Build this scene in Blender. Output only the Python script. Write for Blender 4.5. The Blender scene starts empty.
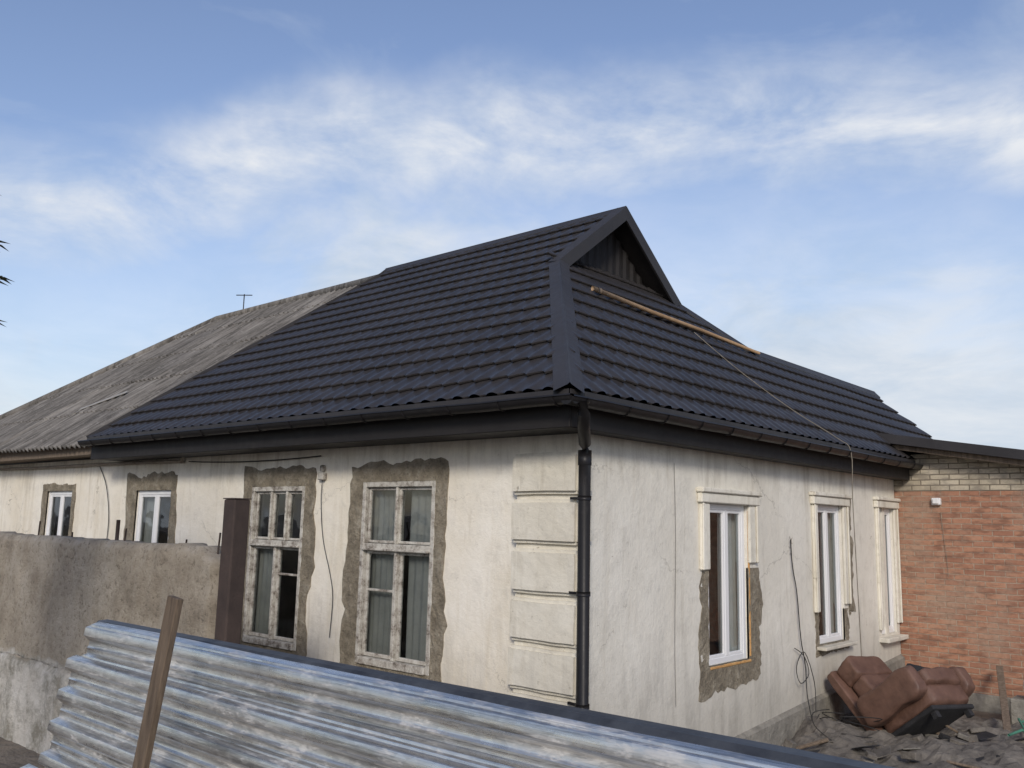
import bpy, bmesh, math, random
from mathutils import Vector, Matrix, noise
random.seed(7)
sc=bpy.context.scene
COL=sc.collection
# ------------------------------------------------------------------ materials
def newmat(name):
    m=bpy.data.materials.new(name); m.use_nodes=True
    nt=m.node_tree; b=nt.nodes['Principled BSDF']; return m,nt,b
def nd(nt,t,ins=None,**kw):
    n=nt.nodes.new(t)
    for k,v in kw.items(): setattr(n,k,v)
    if ins:
        for k,v in ins.items():
            s=n.inputs[k]
            if isinstance(v,bpy.types.NodeSocket): nt.links.new(v,s)
            else: s.default_value=v
    return n
def coord(nt,scale=(1,1,1),rot=(0,0,0),loc=(0,0,0)):
    tc=nd(nt,'ShaderNodeTexCoord')
    mp=nd(nt,'ShaderNodeMapping',{'Vector':tc.outputs['Object'],'Scale':scale,'Rotation':rot,'Location':loc})
    return mp.outputs[0]
def noi(nt,vec,scale,detail=5,rough=.6,dist=0):
    return nd(nt,'ShaderNodeTexNoise',{'Vector':vec,'Scale':scale,'Detail':min(detail,6),'Roughness':rough,'Distortion':dist}).outputs['Fac']
def ramp(nt,fac,stops,interp='LINEAR'):
    r=nd(nt,'ShaderNodeValToRGB',{'Fac':fac}); cr=r.color_ramp; cr.interpolation=interp
    while len(cr.elements)<len(stops): cr.elements.new(.5)
    for e,(p,c) in zip(cr.elements,stops):
        e.position=p
        if not isinstance(c,(tuple,list)): c=(c,c,c)
        e.color=(c[0],c[1],c[2],1)
    return r.outputs['Color']
def c4(c): return (c[0],c[1],c[2],1) if isinstance(c,(tuple,list)) else c
def mixc(nt,fac,a,b,mode='MIX'):
    n=nt.nodes.new('ShaderNodeMix'); n.data_type='RGBA'; n.blend_type=mode
    for idx,v in ((0,fac),(6,a),(7,b)):
        v=c4(v) if idx else v
        if isinstance(v,bpy.types.NodeSocket): nt.links.new(v,n.inputs[idx])
        else: n.inputs[idx].default_value=v
    return n.outputs[2]
def mth(nt,op,a,b=None,c=None,clamp=False):
    n=nt.nodes.new('ShaderNodeMath'); n.operation=op; n.use_clamp=clamp
    for i,v in enumerate((a,b,c)):
        if v is None: continue
        if isinstance(v,bpy.types.NodeSocket): nt.links.new(v,n.inputs[i])
        else: n.inputs[i].default_value=v
    return n.outputs[0]
def bump(nt,b,h,strength=.5,dist=.02,prev=None):
    n=nd(nt,'ShaderNodeBump',{'Height':h,'Strength':strength,'Distance':dist})
    if prev is not None: nt.links.new(prev,n.inputs['Normal'])
    nt.links.new(n.outputs[0],b.inputs['Normal']); return n.outputs[0]
def link(nt,s,b,name): nt.links.new(s,b.inputs[name])

def simple(name,c1,c2,scale=6,rough=.7,bs=.3,bd=.01,metal=0,detail=5,stretch=(1,1,1),r2=None):
    m,nt,b=newmat(name); v=coord(nt,stretch)
    n=noi(nt,v,scale,detail,.65)
    link(nt,ramp(nt,n,[(.3,c1),(.7,c2)]),b,'Base Color')
    b.inputs['Metallic'].default_value=metal
    b.inputs['Roughness'].default_value=rough
    if r2: link(nt,ramp(nt,n,[(.3,rough),(.7,r2)]),b,'Roughness')
    bump(nt,b,noi(nt,v,scale*5,3,.6),bs,bd)
    return m

def plaster(name,ca,cb,stain,grey,patch_thr=.66,crack=True,seed=0.,dirt=1.,mb=.55):
    m,nt,b=newmat(name); v=coord(nt,loc=(seed,seed,0))
    big=noi(nt,v,.8,6,.65); col=ramp(nt,big,[(.35,ca),(.62,cb)])
    vs=coord(nt,(2.6,2.6,.35),loc=(seed,1,0)); run=noi(nt,vs,1.5,6,.7,.6)
    col=mixc(nt,ramp(nt,run,[(.52,0),(.72,min(1,.6*dirt))]),col,stain)
    vs2=coord(nt,(9,9,.6),loc=(3,1+seed,0)); run2=noi(nt,vs2,1.1,4,.65,.4)
    col=mixc(nt,ramp(nt,run2,[(.61,0),(.73,.33*dirt)]),col,(stain[0]*.75,stain[1]*.72,stain[2]*.66))
    mot=noi(nt,v,4.2,6,.78); col=mixc(nt,ramp(nt,mot,[(.50,0),(.70,.38*dirt)]),col,grey)
    fl=noi(nt,v,1.4,6,.76,.3); fm=ramp(nt,fl,[(patch_thr,0),(patch_thr+.02,1)])
    fms=nd(nt,'ShaderNodeSeparateColor',{'Color':fm}).outputs[0]
    col=mixc(nt,mth(nt,'MULTIPLY',fms,min(1,.7*dirt)),col,(grey[0]*.75,grey[1]*.72,grey[2]*.66))
    sp=noi(nt,v,17,5,.8); col=mixc(nt,ramp(nt,sp,[(.62,0),(.69,.45*dirt)]),col,(grey[0]*.6,grey[1]*.56,grey[2]*.5))
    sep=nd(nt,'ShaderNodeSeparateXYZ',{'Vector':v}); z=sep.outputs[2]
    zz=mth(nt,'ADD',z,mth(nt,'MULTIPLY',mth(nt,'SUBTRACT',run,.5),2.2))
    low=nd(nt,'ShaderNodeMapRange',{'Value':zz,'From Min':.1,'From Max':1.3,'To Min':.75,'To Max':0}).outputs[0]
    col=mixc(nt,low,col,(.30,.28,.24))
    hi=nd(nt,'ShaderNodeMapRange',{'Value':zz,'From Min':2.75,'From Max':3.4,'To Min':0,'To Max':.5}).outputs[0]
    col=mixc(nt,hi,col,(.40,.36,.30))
    if crack:
        wv=nd(nt,'ShaderNodeMixRGB',{'Fac':.35,'Color1':v,'Color2':nd(nt,'ShaderNodeTexNoise',{'Vector':v,'Scale':1.6,'Detail':6,'Roughness':.7}).outputs['Color']}).outputs[0]
        vo=nd(nt,'ShaderNodeTexVoronoi',{'Vector':wv,'Scale':.8},feature='DISTANCE_TO_EDGE').outputs['Distance']
        gate=ramp(nt,big,[(.44,1),(.50,0)])
        crm=mixc(nt,1,ramp(nt,vo,[(.0,.5),(.0026,0)]),gate,'MULTIPLY')
        col=mixc(nt,nd(nt,'ShaderNodeSeparateColor',{'Color':crm}).outputs[0],col,(.2,.18,.15))
    link(nt,col,b,'Base Color'); b.inputs['Roughness'].default_value=.93
    b.inputs['Specular IOR Level'].default_value=.2
    p=bump(nt,b,fms,.5,-.008)
    p=bump(nt,b,big,.5,.05,p)
    p=bump(nt,b,mot,mb,.025,p); bump(nt,b,noi(nt,v,70,3,.7),.35,.004,p)
    return m
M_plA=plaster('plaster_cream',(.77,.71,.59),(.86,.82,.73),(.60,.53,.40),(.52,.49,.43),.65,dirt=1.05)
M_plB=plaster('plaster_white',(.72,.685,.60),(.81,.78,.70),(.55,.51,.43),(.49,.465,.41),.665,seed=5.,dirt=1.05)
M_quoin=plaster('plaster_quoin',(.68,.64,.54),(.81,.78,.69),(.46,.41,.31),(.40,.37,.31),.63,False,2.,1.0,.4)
def claymat():
    m,nt,b=newmat('bare_render'); v=coord(nt)
    n=noi(nt,v,4,6,.78); col=ramp(nt,n,[(.28,(.13,.11,.08)),(.5,(.29,.25,.185)),(.72,(.50,.45,.36))])
    vo=nd(nt,'ShaderNodeTexVoronoi',{'Vector':v,'Scale':26}).outputs['Distance']
    col=mixc(nt,ramp(nt,vo,[(.1,.45),(.35,0)]),col,(.11,.09,.07))
    link(nt,col,b,'Base Color'); b.inputs['Roughness'].default_value=.95
    p=bump(nt,b,n,1,.07); bump(nt,b,noi(nt,v,30,5,.8),1,.02,p); return m
M_clay=claymat()
def concretewall():
    m,nt,b=newmat('rough_concrete'); v=coord(nt)
    n=noi(nt,v,1.6,6,.75); col=ramp(nt,n,[(.3,(.25,.21,.16)),(.5,(.41,.355,.28)),(.72,(.55,.495,.41))])
    pit=noi(nt,v,20,6,.8); col=mixc(nt,ramp(nt,pit,[(.36,.75),(.47,0)]),col,(.12,.10,.075))
    z=nd(nt,'ShaderNodeSeparateXYZ',{'Vector':v}).outputs[2]
    zz=mth(nt,'ADD',z,mth(nt,'MULTIPLY',mth(nt,'SUBTRACT',n,.5),.3))
    lowm=nd(nt,'ShaderNodeMapRange',{'Value':zz,'From Min':.80,'From Max':.85,'To Min':1,'To Max':0}).outputs[0]
    lc=ramp(nt,noi(nt,v,3,6,.78),[(.38,(.30,.28,.23)),(.56,(.68,.65,.59))])
    col=mixc(nt,lowm,col,lc)
    vs=coord(nt,(4,4,.4)); st=noi(nt,vs,1.5,5,.6); col=mixc(nt,ramp(nt,st,[(.5,0),(.75,.5)]),col,(.50,.455,.385))
    link(nt,col,b,'Base Color'); b.inputs['Roughness'].default_value=.96
    p=bump(nt,b,pit,1,.03); bump(nt,b,noi(nt,v,80,3,.7),.5,.004,p); return m
M_conc=concretewall()
def roofmetal(name,c,rough=.42,spec=.3):
    m,nt,b=newmat(name); v=coord(nt); n=noi(nt,v,1.3,5,.6)
    col=ramp(nt,n,[(.3,(c[0]*.8,c[1]*.8,c[2]*.8)),(.7,(c[0]*1.2,c[1]*1.2,c[2]*1.2))])
    d=noi(nt,v,9,6,.8); col=mixc(nt,ramp(nt,d,[(.55,0),(.8,.3)]),col,(.09,.085,.08))
    link(nt,col,b,'Base Color')
    link(nt,ramp(nt,d,[(.3,rough),(.7,rough+.2)]),b,'Roughness')
    b.inputs['Specular IOR Level'].default_value=spec
    return m
M_tile=roofmetal('dark_metal_tile',(.034,.031,.031),.32,.32)
M_trim=roofmetal('dark_trim_metal',(.040,.038,.040),.45,.25)
M_gutter=roofmetal('gutter_metal',(.015,.014,.015),.35)
M_fascia=roofmetal('fascia_dark',(.020,.018,.018),.55)
def slate():
    m,nt,b=newmat('old_asbestos_slate'); v=coord(nt)
    n=noi(nt,v,.6,6,.72); col=ramp(nt,n,[(.3,(.10,.092,.080)),(.55,(.19,.175,.155)),(.75,(.30,.28,.25))])
    vs=coord(nt,(7,.6,.6)); s=noi(nt,vs,1.4,6,.7); col=mixc(nt,ramp(nt,s,[(.42,.75),(.56,0)]),col,(.055,.05,.043))
    s2=noi(nt,coord(nt,(16,.9,.9),loc=(2,2,2)),1.2,4,.7); col=mixc(nt,ramp(nt,s2,[(.55,0),(.66,.6)]),col,(.33,.31,.28))
    sp=noi(nt,v,11,6,.8); col=mixc(nt,ramp(nt,sp,[(.56,0),(.68,.6)]),col,(.32,.30,.27))
    link(nt,col,b,'Base Color'); b.inputs['Roughness'].default_value=.95
    bump(nt,b,sp,.6,.01); return m
M_slate=slate()
def brickmat(name,c1,c2,mort,bw=.25,rh=.075,ms=.008,rot=(math.pi/2,0,0)):
    m,nt,b=newmat(name); v=coord(nt,rot=rot)
    wob=nd(nt,'ShaderNodeTexNoise',{'Vector':v,'Scale':3.,'Detail':3}).outputs['Color']
    vv=nd(nt,'ShaderNodeMixRGB',{'Fac':.015,'Color1':v,'Color2':wob}).outputs[0]
    br=nd(nt,'ShaderNodeTexBrick',{'Vector':vv,'Color1':c4(c1),'Color2':c4(c2),'Mortar':c4(mort),'Scale':1.,'Mortar Size':ms,'Mortar Smooth':.3,'Bias':0.,'Brick Width':bw,'Row Height':rh})
    col=br.outputs['Color']
    n=noi(nt,coord(nt,(4,4,13.3)),1,3,.6); col=mixc(nt,ramp(nt,n,[(.38,.7),(.52,0)]),col,(c1[0]*.42,c1[1]*.42,c1[2]*.45))
    g=noi(nt,v,1.0,6,.75); col=mixc(nt,ramp(nt,g,[(.46,0),(.64,.6)]),col,mort)
    f=noi(nt,v,25,6,.8); col=mixc(nt,ramp(nt,f,[(.5,0),(.68,.6)]),col,(c1[0]*.5,c1[1]*.5,c1[2]*.5))
    link(nt,col,b,'Base Color'); b.inputs['Roughness'].default_value=.92
    p=bump(nt,b,br.outputs['Fac'],.8,-.012); bump(nt,b,f,.7,.01,p); return m
M_brick=brickmat('orange_brick',(.46,.235,.145),(.34,.165,.105),(.42,.32,.24))
M_wbrick=brickmat('silicate_brick',(.60,.53,.41),(.48,.42,.32),(.19,.16,.12))
M_plinth=simple('plinth_cement',(.15,.14,.12),(.32,.30,.26),4,.95,.9,.02)
def zinc():
    m,nt,b=newmat('galvanised_steel')
    vo=nd(nt,'ShaderNodeTexVoronoi',{'Vector':coord(nt,(.6,1,1)),'Scale':45.}).outputs['Color']
    sp=nd(nt,'ShaderNodeSeparateColor',{'Color':vo}).outputs[0]
    n=noi(nt,coord(nt,(1.3,4.5,4.5)),2.6,6,.82,.1)
    base=ramp(nt,sp,[(0,(.66,.64,.61)),(1,(.80,.775,.73))])
    ox=ramp(nt,n,[(.54,0),(.62,1)])
    oxs=nd(nt,'ShaderNodeSeparateColor',{'Color':ox}).outputs[0]
    col=mixc(nt,mth(nt,'MULTIPLY',oxs,.45),base,(.66,.64,.60))
    dk=noi(nt,coord(nt,(.45,11,11),loc=(4,2,1)),1.7,6,.8); col=mixc(nt,ramp(nt,dk,[(.51,0),(.62,.65)]),col,(.20,.195,.19))
    sc_=noi(nt,coord(nt,(.4,70,70)),2,3,.7); col=mixc(nt,ramp(nt,sc_,[(.53,0),(.68,.45)]),col,(.30,.29,.28))
    link(nt,col,b,'Base Color')
    link(nt,ramp(nt,ox,[(0,.92),(1,.5)]),b,'Metallic')
    link(nt,ramp(nt,n,[(.35,.20),(.62,.45)]),b,'Roughness')
    bump(nt,b,sc_,.12,.003,bump(nt,b,noi(nt,coord(nt,(.5,3,3)),3,3,.5),.08,.02)); return m
M_zinc=zinc()
M_zincd=simple('dark_sheet_edge',(.05,.052,.058),(.12,.125,.13),8,.45,.2,.004,metal=.6)
M_wood=simple('grey_old_wood',(.10,.075,.05),(.24,.185,.14),5,.85,.6,.006,stretch=(6,6,.5))
M_stake=simple('dark_stake_wood',(.06,.042,.028),(.17,.125,.085),5,.85,.7,.006,stretch=(9,9,.5))
M_woodl=simple('yellow_wood',(.30,.19,.10),(.42,.28,.16),6,.8,.4,.004)
M_rust=simple('rusty_steel',(.035,.024,.020),(.065,.044,.036),6,.75,.5,.006)
M_pipe=simple('old_pipe_paint',(.22,.18,.14),(.34,.30,.25),6,.7)
M_pvc=simple('white_pvc',(.76,.77,.78),(.82,.82,.82),2,.35,.02,.001)
def oldpaint():
    m,nt,b=newmat('peeling_white_paint'); v=coord(nt)
    n=noi(nt,v,9,6,.82); col=ramp(nt,n,[(.38,(.13,.11,.09)),(.45,(.34,.31,.27)),(.54,(.50,.48,.43)),(.75,(.64,.63,.58))])
    link(nt,col,b,'Base Color'); b.inputs['Roughness'].default_value=.8
    bump(nt,b,n,.6,.006); return m
M_oldp=oldpaint()
M_foam=simple('mounting_foam',(.50,.25,.08),(.66,.40,.16),20,.9,.8,.01)
M_cloth=simple('curtain_cloth',(.60,.60,.57),(.72,.72,.69),3,.95,.1,.004)
M_tulle=simple('grey_curtain',(.29,.295,.28),(.44,.44,.42),3,.95,.1,.004)
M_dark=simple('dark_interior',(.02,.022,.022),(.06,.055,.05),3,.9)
M_leather=simple('brown_leather',(.095,.050,.036),(.165,.090,.064),7,.5,.5,.008,r2=.72)
M_cable=simple('black_cable',(.012,.012,.012),(.03,.03,.03),5,.6)
M_rope=simple('grey_rope',(.16,.14,.11),(.28,.25,.2),9,.9)
M_white=simple('white_bag',(.50,.51,.52),(.70,.70,.70),4,.7,.4,.02)
M_pale=simple('pale_slate',(.26,.25,.23),(.40,.38,.35),6,.9,.3,.01)
M_ground=simple('dirt',(.10,.08,.06),(.22,.185,.145),1.5,.97,1,.05)
M_leaf=simple('leaf_dark',(.020,.030,.016),(.05,.065,.03),6,.7)
M_bark=simple('bark',(.05,.04,.03),(.12,.10,.08),9,.9,.8,.02)
M_debris=simple('rubble_grey',(.07,.062,.055),(.20,.18,.155),5,.95,.8,.02)
M_black=simple('black_cloth',(.012,.012,.014),(.03,.03,.033),5,.9,.5,.01)
def glassm():
    m,nt,b=newmat('window_glass'); nt.nodes.remove(b)
    out=[n for n in nt.nodes if n.type=='OUTPUT_MATERIAL'][0]
    tr=nd(nt,'ShaderNodeBsdfTransparent',{'Color':(.86,.90,.89,1)})
    gl=nd(nt,'ShaderNodeBsdfGlossy',{'Color':(.9,.95,1,1),'Roughness':.03})
    v=coord(nt); bp=nd(nt,'ShaderNodeBump',{'Height':noi(nt,v,1.8,2,.5),'Strength':.35,'Distance':.03})
    nt.links.new(bp.outputs[0],gl.inputs['Normal'])
    lw=nd(nt,'ShaderNodeLayerWeight',{'Blend':.35})
    fac=mth(nt,'ADD',mth(nt,'MULTIPLY',lw.outputs['Fresnel'],.6),.07,clamp=True)
    mx=nd(nt,'ShaderNodeMixShader',{0:fac}); nt.links.new(tr.outputs[0],mx.inputs[1]); nt.links.new(gl.outputs[0],mx.inputs[2])
    nt.links.new(mx.outputs[0],out.inputs[0]); return m
M_glass=glassm()
# ------------------------------------------------------------------ geometry helpers
def empty(name,parent=None,loc=(0,0,0)):
    e=bpy.data.objects.new(name,None); COL.objects.link(e); e.location=loc
    if parent: e.parent=parent
    return e
def obj(name,verts,faces,mat,parent=None,smooth=False):
    me=bpy.data.meshes.new(name); me.from_pydata([tuple(v) for v in verts],[],faces); me.update()
    if mat: me.materials.append(mat)
    if smooth:
        for p in me.polygons: p.use_smooth=True
    o=bpy.data.objects.new(name,me); COL.objects.link(o)
    if parent: o.parent=parent
    return o
def bev(o,w,seg=2):
    m=o.modifiers.new('b','BEVEL'); m.width=w; m.segments=seg; m.limit_method='ANGLE'; return o
BF=[(0,3,2,1),(4,5,6,7),(0,1,5,4),(1,2,6,5),(2,3,7,6),(3,0,4,7)]
def boxes(name,lst,mat,parent=None,bw=0,seg=1):
    V=[];Fc=[]
    for (a,b) in lst:
        x0,x1=sorted((a[0],b[0]));y0,y1=sorted((a[1],b[1]));z0,z1=sorted((a[2],b[2]))
        k=len(V); V+=[(x0,y0,z0),(x1,y0,z0),(x1,y1,z0),(x0,y1,z0),(x0,y0,z1),(x1,y0,z1),(x1,y1,z1),(x0,y1,z1)]
        Fc+=[tuple(i+k for i in f) for f in BF]
    o=obj(name,V,Fc,mat,parent)
    if bw: bev(o,bw,seg)
    return o
def beam(name,p0,p1,w,h,mat,parent=None,up=(0,0,1),bw=0):
    p0=Vector(p0);p1=Vector(p1);d=(p1-p0).normalized();s=d.cross(Vector(up)).normalized();t=s.cross(d)
    V=[p+s*a*w/2+t*b*h/2 for p in (p0,p1) for a,b in ((-1,-1),(1,-1),(1,1),(-1,1))]
    o=obj(name,V,[(0,3,2,1),(4,5,6,7),(0,1,5,4),(1,2,6,5),(2,3,7,6),(3,0,4,7)],mat,parent)
    if bw: bev(o,bw,1)
    return o
def tube(name,pts,r,mat,parent=None,n=8,smooth=True):
    pts=[Vector(p) for p in pts]; V=[];Fc=[]
    for i,p in enumerate(pts):
        d=(pts[min(i+1,len(pts)-1)]-pts[max(i-1,0)]).normalized()
        ref=Vector((0,0,1)) if abs(d.z)<.9 else Vector((1,0,0))
        s=d.cross(ref).normalized();t=s.cross(d)
        rr=r[i] if isinstance(r,(list,tuple)) else r
        V+=[p+(s*math.cos(a)+t*math.sin(a))*rr for a in [2*math.pi*k/n for k in range(n)]]
    for i in range(len(pts)-1):
        for k in range(n): Fc.append((i*n+k,i*n+(k+1)%n,(i+1)*n+(k+1)%n,(i+1)*n+k))
    Fc.append(tuple(range(n))); Fc.append(tuple(reversed(range((len(pts)-1)*n,len(pts)*n))))
    return obj(name,V,Fc,mat,parent,smooth)
def smoothpts(pts,k=4):
    P=[Vector(p) for p in pts]; out=[]
    for i in range(len(P)-1):
        a=P[max(i-1,0)];b=P[i];c=P[i+1];d=P[min(i+2,len(P)-1)]
        for j in range(k):
            t=j/k; out.append(.5*((2*b)+(c-a)*t+(2*a-5*b+4*c-d)*t*t+(3*b-a-3*c+d)*t**3))
    out.append(P[-1]); return out
def sag(p0,p1,s,n=14):
    p0=Vector(p0);p1=Vector(p1); r=[]
    for i in range(n+1):
        t=i/n; p=p0.lerp(p1,t); p.z-=s*4*t*(1-t); r.append(p)
    return r
def FA(u,o,z): return (u,-o,z)
def FB(u,o,z): return (o,u,z)
def fboxes(name,F,lst,mat,parent,bw=0,seg=1):
    return boxes(name,[(F(u0,o0,z0),F(u1,o1,z1)) for (u0,u1,o0,o1,z0,z1) in lst],mat,parent,bw,seg)
def wall(name,F,u0,u1,z0,z1,ops,mat,parent,depth=.16):
    us={u0,u1};zs={z0,z1}
    for (a,b,c,d) in ops: us|={a,b};zs|={c,d}
    us=sorted(us);zs=sorted(zs); V=[];Fc=[];idx={}
    def vi(u,o,z):
        k=(round(u,4),round(o,4),round(z,4))
        if k not in idx: idx[k]=len(V); V.append(F(u,o,z))
        return idx[k]
    for i in range(len(us)-1):
        for j in range(len(zs)-1):
            cu=(us[i]+us[i+1])/2;cz=(zs[j]+zs[j+1])/2
            if any(a<cu<b and c<cz<d for a,b,c,d in ops): continue
            Fc.append((vi(us[i],0,zs[j]),vi(us[i+1],0,zs[j]),vi(us[i+1],0,zs[j+1]),vi(us[i],0,zs[j+1])))
    for a,b,c,d in ops:
        Q=[(a,c),(b,c),(b,d),(a,d)]
        for k in range(4):
            p=Q[k];q=Q[(k+1)%4]
            Fc.append((vi(p[0],0,p[1]),vi(p[0],-depth,p[1]),vi(q[0],-depth,q[1]),vi(q[0],0,q[1])))
    o=obj(name,V,Fc,mat,parent)
    bm=bmesh.new();bm.from_mesh(o.data);bmesh.ops.recalc_face_normals(bm,faces=bm.faces);bm.to_mesh(o.data);bm.free()
    return o
def rag_patch(name,F,outer,inner,mat,parent,o=.008,jit=.05,n=22,seed=0,open_top=False):
    rnd=random.Random(seed)
    def loop(r):
        u0,u1,z0,z1=r; P=[]
        for (a,b) in (((u0,z0),(u1,z0)),((u1,z0),(u1,z1)),((u1,z1),(u0,z1)),((u0,z1),(u0,z0))):
            for i in range(n): t=i/n; P.append((a[0]+(b[0]-a[0])*t,a[1]+(b[1]-a[1])*t))
        return P
    O=loop(outer);I=loop(inner); N=len(O); V=[];Fc=[]; R=4
    for i,(p,q) in enumerate(zip(O,I)):
        k=rnd.uniform(-jit,jit)*.55+jit*2.0*noise.noise(Vector((i*.16,seed*3.1,0)))
        du=(p[0]-q[0]);dz=(p[1]-q[1]);L=math.hypot(du,dz) or 1
        p=(p[0]+du/L*k,p[1]+dz/L*k)
        V.append(F(p[0],-.01,p[1]))
        for t in (0.02,.3,.65,1.0):
            a=p[0]+(q[0]-p[0])*t; c=p[1]+(q[1]-p[1])*t
            V.append(F(a,o+.012*noise.noise(Vector((a*9,c*9,seed)))+rnd.uniform(0,.005),c))
        V.append(F(q[0],-.02,q[1]))
    for i in range(N):
        if open_top and 2*n<=i<3*n: continue
        j=(i+1)%N
        for k in range(5): Fc.append((i*6+k,j*6+k,j*6+k+1,i*6+k+1))
    ob=obj(name,V,Fc,mat,parent)
    bm=bmesh.new();bm.from_mesh(ob.data);bmesh.ops.recalc_face_normals(bm,faces=bm.faces);bm.to_mesh(ob.data);bm.free()
    return ob
def curtain(name,F,u0,u1,z0,z1,o,mat,parent,folds=9,amp=.018,seed=0):
    rnd=random.Random(seed); n=folds*8; V=[];Fc=[]; m=6; ph=rnd.random()*6
    for j in range(m+1):
        for i in range(n+1):
            t=i/n; z=z0+(z1-z0)*j/m
            w=amp*math.sin(t*folds*6.28+ph+.8*math.sin(j*.5+t*5))*(1.1-.5*j/m)
            V.append(F(u0+(u1-u0)*t,o+w,z))
    for j in range(m):
        for i in range(n): a=j*(n+1)+i; Fc.append((a,a+1,a+n+2,a+n+1))
    return obj(name,V,Fc,mat,parent,True)

# ================================================================== HOUSE
H=empty('plastered_house')
OX,OY,ZE=.30,.55,3.33
SB,SA=.90,.76; Y0=3.55; T=2.3
ZR=ZE+SA*(Y0+OY); XG=OX-T; ZB=ZE+SB*T; YL=-OY+SB*T/SA; YR=2*Y0-YL
XSB,XST=-8.15,-6.75    # seam new/old roofing at eave and at ridge
XR=-12.15; XL=-16.3
YBk=2*Y0+OY
winA=[(-2.79,-1.71,.90,2.69),(-4.83,-3.78,.90,2.66),(-7.71,-6.73,.92,2.64),(-10.75,-9.80,.92,2.65),(-14.9,-14.0,.92,2.65)]
winB=[(2.08,2.92,.98,2.55),(4.70,5.50,.97,2.62),(6.79,7.38,.93,2.64)]
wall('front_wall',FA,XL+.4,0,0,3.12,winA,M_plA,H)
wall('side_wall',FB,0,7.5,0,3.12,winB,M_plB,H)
boxes('back_walls',[((XL+.4,7.0,0),(-.01,7.1,3.1)),((XL+.4,.01,0),(XL+.5,7.0,3.1))],M_plB,H)
obj('side_plinth',[FB(.14,.05,-.1),FB(7.5,.05,-.1),FB(7.5,.05,.58),FB(.14,.05,.05),FB(.14,.0,.08),FB(7.5,.0,.62)],[(0,1,2,3),(3,2,5,4)],M_plinth,H)
zz=[.10,.53,.93,1.315,1.71,2.12,2.53,2.92]
rq=random.Random(3)
for a,b in zip(zz[:-1],zz[1:]):
    bm=bmesh.new(); x0,x1,y0,y1=-.685+rq.uniform(-.006,.006),.045,-.098+rq.uniform(-.006,.004),.12
    z0_,z1_=a+.020+rq.uniform(0,.004),b-.020
    bmesh.ops.create_cube(bm,size=1)
    for v in bm.verts: v.co=Vector(((x0+x1)/2+v.co.x*(x1-x0),(y0+y1)/2+v.co.y*(y1-y0),(z0_+z1_)/2+v.co.z*(z1_-z0_)))
    bmesh.ops.bevel(bm,geom=bm.edges[:],offset=.028,segments=2,affect='EDGES')
    bmesh.ops.subdivide_edges(bm,edges=[e for e in bm.edges if e.calc_length()>.15],cuts=8,use_grid_fill=True)
    for v in bm.verts: v.co+=Vector((1,1,1))*.006*noise.noise(v.co*5)+Vector((0,.003,0))*noise.noise(v.co*14)
    me=bpy.data.meshes.new('quoin_block');bm.to_mesh(me);bm.free();me.materials.append(M_quoin)
    o=bpy.data.objects.new('quoin_block',me);COL.objects.link(o);o.parent=H
boxes('quoin_core',[((-.655,-.04,.1),(.010,.10,2.90))],M_quoin,H)
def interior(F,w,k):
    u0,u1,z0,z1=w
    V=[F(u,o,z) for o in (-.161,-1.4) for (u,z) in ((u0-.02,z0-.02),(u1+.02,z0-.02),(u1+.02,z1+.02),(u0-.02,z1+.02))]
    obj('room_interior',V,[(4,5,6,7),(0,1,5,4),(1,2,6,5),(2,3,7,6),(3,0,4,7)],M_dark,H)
def pane(F,w,m,o):
    u0,u1,z0,z1=w
    obj('window_pane',[F(u0+m,o,z0+m),F(u1-m,o,z0+m),F(u1-m,o,z1-m),F(u0+m,o,z1-m)],[(0,1,2,3)] ,M_glass,H)
def old_window(F,w,tops,leaf_bar,k):
    u0,u1,z0,z1=w; L=[]; fo,fi=.012,-.10; fw=.055
    L+=[(u0,u0+fw,fo,fi,z0,z1),(u1-fw,u1,fo,fi,z0,z1),(u0+fw,u1-fw,fo,fi,z1-fw,z1),(u0+fw,u1-fw,fo+.02,fi,z0,z0+.07)]
    zt=z1-(z1-z0)*.36
    L.append((u0+fw,u1-fw,fo-.004,fi,zt-.03,zt+.03))
    L.append((u0+fw,u1-fw,fo+.025,fo-.02,zt-.04,zt-.018))
    a,b=u0+fw,u1-fw
    S=[]
    def sash(x0,x1,c,d,s=.036,oo=-.028):
        S.extend([(x0,x0+s,oo,oo-.035,c,d),(x1-s,x1,oo,oo-.035,c,d),(x0+s,x1-s,oo,oo-.035,c,c+s),(x0+s,x1-s,oo,oo-.035,d-s,d)])
    xs=[a+(b-a)*t for t in tops]
    for x in xs[1:-1]: L.append((x-.016,x+.016,fo-.006,fi,zt+.03,z1-fw))
    for x0,x1 in zip(xs[:-1],xs[1:]): sash(x0+.010,x1-.010,zt+.036,z1-fw-.004,.026)
    mid=(a+b)/2; L.append((mid-.022,mid+.022,fo-.007,fi,z0+.07,zt-.03))
    for s,(x0,x1) in enumerate(((a+.006,mid-.025),(mid+.025,b-.006))):
        sash(x0,x1,z0+.076,zt-.036)
        if leaf_bar[s]: zb=z0+.07+(zt-z0-.1)*leaf_bar[s]; S.append((x0+.036,x1-.036,-.03,-.055,zb-.012,zb+.012))
    fboxes('window_frame',F,L,M_oldp,H,.006)
    fboxes('window_sashes',F,S,M_oldp,H,.004)
    pane(F,w,.05,-.047); interior(F,w,k)
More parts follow.
